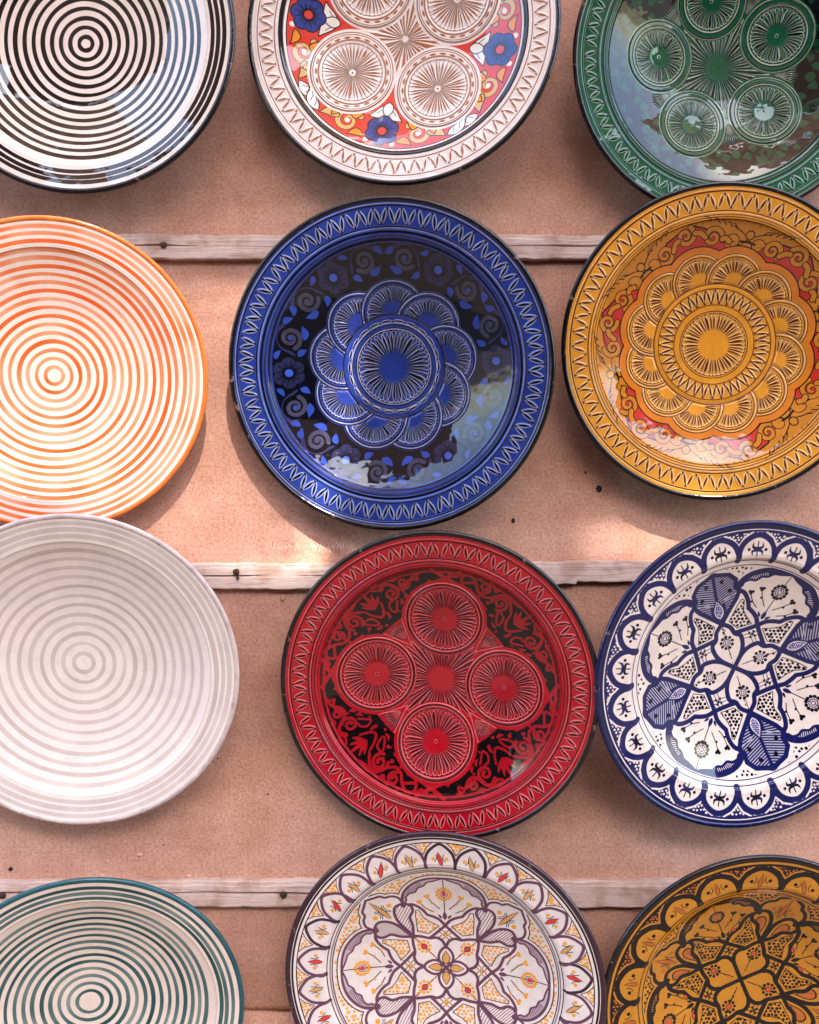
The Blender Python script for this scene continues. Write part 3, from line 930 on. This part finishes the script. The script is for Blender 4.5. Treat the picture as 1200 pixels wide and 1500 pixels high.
def blob(name, px, py, rx, rz, h, mat, parent, seed=0, dent=False):
    g = np.random.default_rng(seed); c = at(px, py); V = [(c.x, c.y - h * S, c.z)]; F = []
    n = 14
    for k, t in enumerate((.55, 1.0)):
        for i in range(n):
            a = i * 2 * math.pi / n; q = t * (1 + g.normal(0, .13))
            V.append((c.x + rx * S * q * math.cos(a), c.y - (h * S * .75 if k == 0 else .0002), c.z + rz * S * q * math.sin(a)))
    for i in range(n):
        j = (i + 1) % n
        F.append((0, 1 + i, 1 + j)); F.append((1 + i, 1 + n + i, 1 + n + j, 1 + j))
    return obj(name, V, F, mat, parent)
for i, (x, y, rx, rz) in enumerate(((878, 716, 5, 5.5), (752, 763, 3, 4.5), (858, 692, 1.6, 2), (319, 1111, 1.4, 1.4), (16, 1273, 4, 3.5), (393, 1163, 1.5, 1.5), (240, 1238, 1.3, 1.3))):
    blob('nail_hole', x, y, rx, rz, .35, HOLE, W, i)
PLG = plain('plaster_lump', (.74, .57, .48), .85)
for i, (x, y, rx, rz) in enumerate(((414, 876, 4, 7), (205, 1252, 6, 3), (276, 1283, 4, 3), (150, 1283, 4, 3), (200, 1257, 3, 2))):
    blob('plaster_lump', x, y, rx, rz, 3.5, PLG, W, 30 + i)
# chalk scratches above the second batten
CH = plain('chalk', (.84, .69, .61), .95, 0, 600, .35)
V = []; F = []
x = 388
def rib(a, b, wd):
    p, q = at(*a, .35), at(*b, .35); d = (q - p).normalized(); nn = Vector((-d.z, 0, d.x)) * wd * S / 2
    k = len(V); V.extend([p - nn * .5, p + nn * .5, (p + q) / 2 + nn, (p + q) / 2 - nn, q + nn * .5, q - nn * .5]); F.append((k, k + 1, k + 2, k + 3)); F.append((k + 3, k + 2, k + 4, k + 5))
while x < 520:
    dx = random.uniform(3.5, 6.5); top = 795 + random.uniform(-3, 5); bot = 805 + random.uniform(-2, 4)
    rib((x, bot), (x + dx * .8, top), random.uniform(.6, 1.3))
    if random.random() < .75: rib((x + dx * .8, top), (x + dx * 1.1, bot), random.uniform(.6, 1.2))
    x += dx * random.uniform(1.0, 1.5)
obj('chalk_mark', V, F, CH, W, smooth=False)

# ------------------------------------------------------------------ battens
def batten(label, x0, x1, y_top, y_bot, slope, crack, nails, seed, notch=None, thick=13):
    """crack = list of (px along, py, width, depth); the strip is nailed flat to the wall"""
    a = at(x0, (y_top + y_bot) / 2); Lm = (x1 - x0) * S * (CAM_D + RIM_H) / CAM_D; Hm = (y_bot - y_top) * S * (CAM_D + RIM_H) / CAM_D
    t = thing('wooden_batten', label, 'batten', 'wooden battens nailed across the wall', Matrix.Translation(a) @ Matrix.Rotation(slope, 4, 'Y'))
    g = np.random.default_rng(seed); nx = 220
    xs = np.linspace(0, Lm, nx)
    def wob(amp, fs): 
        k = g.random(len(fs)) * 6.28; return amp * sum(np.sin(xs * f + k[i]) / (1 + i * .4) for i, f in enumerate(fs))
    e0 = wob(.0007, (11, 37, 90, 170, 320)); e1 = wob(.0007, (9, 31, 76, 150, 300)); tk = thick * S
    cy = (crack - (y_top + y_bot) / 2) * -S if crack is not None else 0
    cyw = cy + wob(.0007, (6, 25, 60))
    cw = .0007 + .0006 * np.clip(wob(.8, (5, 19, 43)), -1, 1) if crack is not None else np.zeros(nx) + .0001
    cd = np.clip(.0045 * (1 + wob(.7, (4, 13))), .0008, .008) if crack is not None else np.zeros(nx)
    yw = wob(.0003, (7, 23, 61))
    V = []
    for i in range(nx):
        top = Hm / 2 + e0[i]; bot = -Hm / 2 + e1[i]
        if notch is not None and xs[i] > notch[0]: bot += notch[1]
        y = -tk + yw[i]
        row = [(0.001, bot), (y * .82, bot - .0003), (y * .97, bot + .0010), (y, bot + .0024), (y, (bot + cyw[i]) / 2), (y, cyw[i] - cw[i] * 1.6), (y + cd[i], cyw[i]), (y, cyw[i] + cw[i] * 1.6), (y, (top + cyw[i]) / 2 + .0005), (y, top - .0068), (y * .93, top - .0060), (y * .90, top - .0012), (y * .78, top), (.001, top + .0004)]
        V += [(xs[i], yy, zz) for yy, zz in row]
    m = len(row)
    F = grid_faces(nx, m) + [tuple(range(m))[::-1], tuple(range((nx - 1) * m, nx * m))]
    st = obj('strip', V, F, WD, t)
    for p_ in st.data.polygons: p_.use_smooth = False
    for (px, py, r) in nails:
        V = []; n = 12
        cx_ = (px - x0) * S * (CAM_D + RIM_H - thick) / CAM_D; cz = -(py - (y_top + y_bot) / 2) * S * (CAM_D + RIM_H) / CAM_D
        prof = [(.45, -.002), (.45, .0012), (1.0, .0012), (1.02, .0026), (.85, .0033), (.0, .0034)]
        for rr, hh in prof:
            for k in range(n):
                an = k * 2 * math.pi / n; q = rr * r * .86 * S * (1 + .05 * math.sin(3 * an + px))
                V.append((cx_ + q * math.cos(an), -tk - hh, cz + q * math.sin(an)))
        obj('nail', V, grid_faces(len(prof), n, True), RUST, t)
    return t
batten('whitewashed batten behind the blue carved plate, highest of the wooden strips', 40, 1010, 346, 381, R_(.12), 362, ((245, 362, 6.2),), 3)
batten('sunlit whitewashed batten running from behind the pale grey ringed plate to the red plate', 200, 640, 826, 862, R_(-.10), 843, ((350, 837, 6.0), (352, 846, 3)), 4)
batten('short whitewashed batten with a chipped lower edge between red and blue-and-white plates', 643, 1000, 823, 856, R_(-.2), None, (), 5, (200 * S * 1.058, .0040))
batten('lowest whitewashed batten with two rusty nails above the teal ringed plate', -60, 1060, 1287, 1325, R_(.02), 1304, ((10, 1306, 6.2), (421, 1305, 6.5)), 6)

# ------------------------------------------------------------------ plates
def front(r, d, wr, kind):
    """front surface height over the radius; 0 at the top of the lip"""
    r = np.asarray(r, float)
    rim = -.004 - (.965 - r) * (.20 if kind == 'ring' else .17)
    zw = -.004 - (.965 - wr) * (.20 if kind == 'ring' else .17)
    st = .004 if kind == 'ring' else .012
    well = zw - st - (d + zw - st) * (1 - np.clip(r / wr, 0, 1) ** 2.3)
    t = np.clip((r - (wr - .012)) / .014, 0, 1); t = t * t * (3 - 2 * t)
    return well * (1 - t) + rim * t

def polar(rs, zs, n=192):
    V = []
    for r, z in zip(rs, zs):
        for k in range(n):
            a = 2 * math.pi * k / n; V.append((r * math.cos(a), r * math.sin(a), z))
    return np.array(V), grid_faces(len(rs), n, True)

def plate(label, name, rc, wc, R, edges, mat, lipm, backm, kind, d=.235, wr=.775, extra=0.0, meds=(), fans=None, clampd=9):
    # place the plate so that its outline and the bottom of its well lie where they were measured
    cx, cy, tx, ty = rc[0], rc[1], 0.0, 0.0
    ang = np.linspace(0, 2 * math.pi, 181)
    kk = (CAM_D - extra) / CAM_D; cl = R_(clampd)
    for it in range(24):
        U = R * S * kk
        M = Matrix.Translation(at(cx, cy, RIM_H + extra)) @ Matrix.Rotation(tx, 4, 'Z') @ Matrix.Rotation(R_(90) + ty, 4, 'X')
        A = np.array(M)
        P = np.c_[np.cos(ang) * U, np.sin(ang) * U, np.full(181, -.008 * U), np.ones(181)]
        P = np.r_[P, [[0, 0, -d * U, 1]]] @ A.T
        f = CAM_D / (P[:, 1] / S + CAM_D + RIM_H)
        sx = 600 + P[:, 0] / S * f; sy = 750 - (P[:, 2] - Z0) / S * f
        E = dict(L=sx[:-1].min(), R=sx[:-1].max(), T=sy[:-1].min(), B=sy[:-1].max())
        e = {k: edges[k] - E[k] for k in edges}
        hx = [e[k] for k in 'LR' if k in e]; hy = [e[k] for k in 'TB' if k in e]
        cx += sum(hx) / len(hx) * .8; cy += sum(hy) / len(hy) * .8
        if len(hx) == 2: R += (e['R'] - e['L']) / 4
        elif len(hy) == 2: R += (e['B'] - e['T']) / 4
        tx = max(-cl, min(cl, tx + (sx[-1] - wc[0]) / (d * R) * .5))
        ty = max(-cl, min(cl, ty + (sy[-1] - wc[1]) / (d * R) * .5))
    M = Matrix.Translation(at(cx, cy, RIM_H + extra)) @ Matrix.Rotation(tx, 4, 'Z') @ Matrix.Rotation(R_(90) + ty, 4, 'X')
    U = R * S * kk
    t = thing(name, label, 'plate', 'glazed plates hung on the wall', M)
    def uv(V): return np.c_[(V[:, 0] + EXT) / (2 * EXT), (V[:, 1] + EXT) / (2 * EXT)]
    # well
    rs = np.r_[0.0005, np.linspace(.02, wr - .03, 46), np.linspace(wr - .028, wr, 12)]
    V, F = polar(rs, front(rs, d, wr, kind)); F.append(tuple(range(192)))
    obj('well', V * U, F, mat, t, uvs=uv(V))
    # rim
    rs = np.r_[np.linspace(wr, wr + .02, 8), np.linspace(wr + .03, .968, 16)]
    zs = front(rs, d, wr, kind)
    if kind != 'ring':
        zs = zs + .0035 * np.exp(-((rs - wr - .02) / .008) ** 2)
    V, F = polar(rs, zs)
    obj('rim', V * U, F, mat, t, uvs=uv(V))
    # lip: the rolled outer edge
    z1 = float(front(.968, d, wr, kind))
    pr = [(.968, z1), (.972, z1 + .004), (.980, z1 + .0075), (.990, z1 + .007), (.998, z1 + .001), (1.0, z1 - .008), (.998, z1 - .018), (.990, z1 - .030), (.972, z1 - .045)]
    V, F = polar([a for a, _ in pr], [b for _, b in pr]); obj('lip', V * U, F, lipm, t)
    # underside with its foot ring
    pr = [(.972, z1 - .045), (.90, -.085), (.80, -.13), (.66, -.20), (.52, -d - .025), (.46, -d - .035), (.455, -d - .066), (.42, -d - .068), (.41, -d - .04), (.2, -d - .038), (.001, -d - .038)]
    V, F = polar([a for a, _ in pr], [b for _, b in pr], 96); obj('underside', V * U, F, backm, t)
    # raised carved medallions and fan petals, a millimetre proud of the well
    def patch(nm, c0, inside, rise, nr=10, na=72):
        V = []; ds = []
        for k in range(na):
            a = 2 * math.pi * k / na; lo, hi = 0, .5
            ts = np.linspace(0, .5, 260); ok = inside(c0[0] + ts * math.cos(a), c0[1] + ts * math.sin(a))
            ds.append(ts[max(0, np.argmin(ok) - 1)] if not ok.all() else .5)
        for i in range(nr + 2):
            q = min(1.0, (i + .02) / (nr - 1)); e = 0 if i < nr - 1 else (1, 3, 6)[i - nr + 1] * .0008
            for k in range(na):
                a = 2 * math.pi * k / na; l = ds[k] * q + (e if i >= nr - 1 else 0) * .8
                x, y = c0[0] + l * math.cos(a), c0[1] + l * math.sin(a)
                z = float(front(math.hypot(x, y), d, wr, kind))
                V.append((x, y, z + (rise if i < nr - 1 else rise * (.86, .3, -.3)[i - nr + 1])))
        V = np.array(V); F = grid_faces(nr + 2, na, True); F.append(tuple(range(na)))
        obj(nm, V * U, F, mat, t, uvs=uv(V))
    for (x, y, r) in meds:
        patch('medallion', (x, y), lambda X, Y, x=x, y=y, r=r: np.hypot(X - x, Y - y) < r - .004, .0045 if fans is None else .0028, nr=16, na=96)
    if fans is not None:
        cs, rad, inner = fans; n = len(cs)
        for k in range(n):
            c1, c2 = cs[k], cs[(k + 1) % n]
            ins = lambda X, Y, c1=c1, c2=c2: (np.hypot(X - c1[0], Y - c1[1]) < rad + .004) & (np.hypot(X - c2[0], Y - c2[1]) > rad + .016) & (np.hypot(X, Y) > inner + .006)
            g = np.linspace(-.6, .6, 240); GX, GY = np.meshgrid(g, g); ok = ins(GX, GY)
            if not ok.any(): continue
            patch('fan_petal', (float(GX[ok].mean()), float(GY[ok].mean())), ins, .0035, nr=9, na=56)
    return t

BLK = enamel('black_lip', (.065, .05, .05), .16); REDBLK = enamel('brown_black_lip', (.10, .07, .065), .2)
DKB = enamel('dark_underside', (.085, .06, .055), .35)
PALEB = enamel('pale_underside', (.62, .52, .47), .35)

# top row
plate('white plate with thin black rings, cut off by the top left corner', 'ringed_plate', (111, 50), (126, 64), 234, dict(R=345, B=284),
      glaze('black_ring_glaze', ring_plate('black_rings', .043, .0585, .0475, .0255, BLACK, BLACK, (.855, .892, .928), seed=21, var=.05), .05, 0, .03),
      BLK, DKB, 'ring', .19, .822)
plate('white carved plate with a red border of blue flowers, at the top centre', 'carved_plate', (592, 42), (594, 57), 230, dict(L=362, R=822, B=272),
      glaze('white_carved_glaze', white_plate(), .09, .0020, .05), BLK, DKB, 'carved', .22, .775, meds=MED['white'])
plate('dark green carved plate half covered by the mustard plate below', 'carved_plate', (1070, 88), (1052, 93), 232, dict(L=839, B=320),
      glaze('green_carved_glaze', green_plate(), .07, .0020, .06), BLK, DKB, 'carved', .25, .77, extra=-14, meds=MED['green'], clampd=6)
# second row
plate('white plate with orange rings and an orange lip, above the pale grey plate', 'ringed_plate', (75, 544), (77, 545), 229, dict(R=305, T=315),
      glaze('orange_ring_glaze', ring_plate('orange_rings', .056, .0555, .0475, .025, (.85, .335, .115), (.87, .44, .18), (.85, .892, .935), seed=22, var=.28), .12, 0, .03),
      enamel('orange_lip', (.87, .44, .18), .15), PALEB, 'ring', .19, .812)
plate('cobalt blue carved plate with a nine petal fan rosette on black', 'carved_plate', (574.5, 532), (580, 536), 238, dict(L=335, R=814, T=294, B=770),
      glaze('blue_carved_glaze', blue_plate(), .06, .0020, .07), BLK, DKB, 'carved', .235, .765, meds=MED['blue'], fans=MED['blue_f'])
plate('mustard yellow carved plate with a twelve petal rosette and black lip', 'carved_plate', (1056, 499), (1045, 500), 234, dict(L=822, T=265, B=733),
      glaze('mustard_carved_glaze', mustard_plate(), .09, .0020, .05), BLK, DKB, 'carved', .225, .78, extra=4, meds=MED['mustard'], fans=MED['mustard_f'])
# third row
plate('off-white plate with faint pale grey rings, overlapping the orange ringed plate', 'ringed_plate', (122, 980), (123, 958), 229, dict(R=351, T=752, B=1208),
      glaze('grey_ring_glaze', ring_plate('grey_rings', .062, .066, .0585, .026, (.775, .695, .65), (.83, .765, .72), (.858, .90, .94), seed=23, var=.2, base=(.91, .845, .80)), .10, 0, .03),
      enamel('grey_lip', (.78, .70, .67), .15), PALEB, 'ring', .21, .822, extra=6, clampd=11)
plate('deep red carved plate with four round medallions and black scrolls', 'carved_plate', (646, 1005), (650, 993), 232, dict(L=411, R=880, T=777),
      glaze('red_carved_glaze', red_plate(), .08, .0020, .05), REDBLK, DKB, 'carved', .22, .77, meds=MED['red'])
NAVY = (.085, .10, .30); INK = (.05, .05, .11)
plate('blue and white painted plate with lotus petals and a dark blue lip', 'painted_plate', (1099, 987), (1076, 966), 228, dict(L=871, T=762, B=1213),
      glaze('blue_white_glaze', lotus_plate('blue_white', 66.5, (.87, .80, .75), NAVY, .029, INK, INK, None, None, INK, 21, 'blue', 31, (.055, .075, .25),
            ((.708, .005, NAVY), (.742, .005, NAVY), (.934, .012, NAVY), (.958, .020, (.055, .075, .25))), 1.06), .09, 0, .05),
      enamel('navy_lip', (.055, .075, .25), .12), enamel('navy_underside', (.08, .10, .25), .3), 'painted', .22, .76, extra=14)
# bottom row
plate('white plate with teal green rings and lip, cut off by the bottom left corner', 'ringed_plate', (132, 1514), (130, 1468), 228, dict(R=358, T=1288),
      glaze('teal_ring_glaze', ring_plate('teal_rings', .080, .0565, .043, .0235, (.07, .25, .25), (.13, .34, .34), (.852, .888, .928), seed=24, var=.22), .12, 0, .03),
      enamel('teal_lip', (.12, .31, .33), .14), PALEB, 'ring', .20, .822, clampd=12)
PUR = (.37, .22, .29)
plate('white painted plate with purple lotus outlines and orange dots, below the red plate', 'painted_plate', (653, 1452), (656, 1418), 235, dict(L=418, R=889, T=1217),
      glaze('purple_white_glaze', lotus_plate('purple_white', 90, (.85, .79, .76), PUR, .0185, (.86, .58, .22), (.10, .07, .09), (.80, .20, .18), (.80, .58, .32), (.86, .58, .20), 26, 'purple', 32, (.20, .11, .15),
            ((.712, .006, (.2, .15, .18)), (.724, .008, (.5, .42, .44)), (.742, .005, (.15, .11, .13)), (.928, .005, (.12, .09, .1)), (.954, .012, (.10, .07, .08))), 1.0), .11, 0, .04),
      enamel('plum_lip', (.20, .11, .15), .16), enamel('plum_underside', (.17, .10, .13), .3), 'painted', .22, .76)
AMB = (.72, .47, .12)
plate('amber brown painted plate with black lotus outlines, in the bottom right corner', 'painted_plate', (1108, 1481), (1085, 1436), 229, dict(L=880, T=1252),
      glaze('amber_glaze', lotus_plate('amber', 114, AMB, (.045, .03, .03), .027, (.06, .035, .03), (.06, .035, .03), (.75, .28, .16), (.68, .36, .14), (.055, .035, .03), 18, 'amber', 33, (.05, .04, .045),
            ((.712, .006, (.10, .06, .04)), (.742, .006, (.10, .06, .04)), (.933, .014, (.05, .035, .035)), (.962, .010, (.05, .035, .035))), 1.04), .06, 0, .06),
      enamel('dark_brown_lip', (.075, .055, .06), .12), DKB, 'painted', .24, .76, extra=14, clampd=12)

# ------------------------------------------------------------------ the street the glaze mirrors: ground, houses opposite; unseen awning laid out to block the sun
GR = plain('street_paving', (.31, .26, .22), .9, 0, 8)
structure(obj('ground', [(-60, .5, 0), (60, .5, 0), (60, -120, 0), (-60, -120, 0)], [(0, 1, 2, 3)], GR, smooth=False))
HW = plain('house_plaster', (.72, .52, .42), .9, 0, 3); SHF = plain('shaded_shop_front', (.13, .09, .075), .8); DK = plain('shop_opening', (.05, .04, .04), .8)  # dark shop fronts, with the covered street's shade put into the colour
def box(name, x0, x1, y0, y1, z0, z1, mat, parent=None):
    V = [(x, y, z) for x in (x0, x1) for y in (y0, y1) for z in (z0, z1)]
    return obj(name, V, [(0, 1, 3, 2), (4, 6, 7, 5), (0, 4, 5, 1), (2, 3, 7, 6), (0, 2, 6, 4), (1, 5, 7, 3)], mat, parent, smooth=False)
def house(label, x0, x1, y, h, doors):
    t = thing('house', label, 'house', 'houses across the street', Matrix.Translation((x0, y, 0)))
    box('wall', 0, x1 - x0, -4, 0, 0, h, HW, t)
    box('parapet', -.05, x1 - x0 - .03, -.3, .08, h + .002, h + .25, HW, t)
    box('shop_front', .01, x1 - x0 - .04, -.2, .004, .005, 3.1, SHF, t)
    for d in doors: box('shop_opening', d, d + 1.5, -.2, .010, .01, 2.3, DK, t)
    return t
house('tall terracotta house across the street behind the viewer', -7, -.4, -7.5, 6.6, (.6, 2.6, 4.6))
house('lower terracotta house across the street behind the viewer', -.38, 7, -7.2, 5.0, (.5, 2.7, 4.9))
def cloth_mat(name, see_through):
    m, nt, b = new_mat(name)
    tc = N(nt, 'TexCoord').outputs['Object']
    c = ramp(nt, noise(nt, 9, 4, .6, tc), [(.3, srgb((.72, .56, .46))), (.7, srgb((.82, .67, .57)))])
    tr = N(nt, 'BsdfTranslucent'); df = N(nt, 'BsdfDiffuse'); mx = N(nt, 'MixShader')
    nt.links.new(c, tr.inputs[0]); nt.links.new(c, df.inputs[0]); mx.inputs[0].default_value = .5
    nt.links.new(df.outputs[0], mx.inputs[1]); nt.links.new(tr.outputs[0], mx.inputs[2])
    m2 = N(nt, 'MixShader'); m2.inputs[0].default_value = see_through      # share of sun let straight through, sets the sun patch strength
    nt.links.new(mx.outputs[0], m2.inputs[1]); nt.links.new(N(nt, 'BsdfTransparent').outputs[0], m2.inputs[2])
    nt.links.new(m2.outputs[0], nt.nodes['Material Output'].inputs[0])
    return m
CLO = cloth_mat('awning_cloth', 0.0); NET = cloth_mat('sun_dimming_net', .31)  # the net is added to weaken the sun patch
AZ = 4.2
def cloth(label, x0, x1, y0, y1, seed, mat=None):
    g = np.random.default_rng(seed); n = 30; V = []
    ph = g.random(4) * 6.28
    for i in range(n):
        for j in range(n):
            u, v = i / (n - 1), j / (n - 1)
            x = x0 + (x1 - x0) * u; y = y0 + (y1 - y0) * v
            z = AZ - .10 * math.sin(math.pi * u) * math.sin(math.pi * v) + .02 * math.sin(9 * x + ph[0]) + .015 * math.sin(14 * y + ph[1])
            V.append((x + .02 * math.sin(11 * y + ph[2]), y + .02 * math.sin(9 * x + ph[3]), z))
    return tag(obj('awning_cloth', V, grid_faces(n, n), mat or CLO), label, 'awning', 'unseen shade cloths laid out to block the sun')
gx0, gx1 = -.12, .44  # gap in the unseen awning, placed to aim the sun patch
gy0, gy1 = -1.93, -2.25
cloth('unseen cream shade cloth nearest the plate wall, laid out to block the sun', -1.9, 2.9, -1.32, gy0, 1)
cloth('unseen cream shade cloth furthest from the plate wall, laid out to block the sun', -1.9, 2.9, gy1, -3.2, 2)
cloth('narrow unseen cream shade cloth blocking the sun left of the thin net', -1.9, gx0, gy0 - .01, gy1 + .01, 3)
cloth('wide unseen cream shade cloth blocking the sun right of the thin net', gx1, 2.9, gy0 - .01, gy1 + .01, 4)
cloth('unseen thin net added in the awning gap to weaken the sun patch', gx0 + .004, gx1 - .004, gy0 - .012, gy1 + .012, 5, NET)
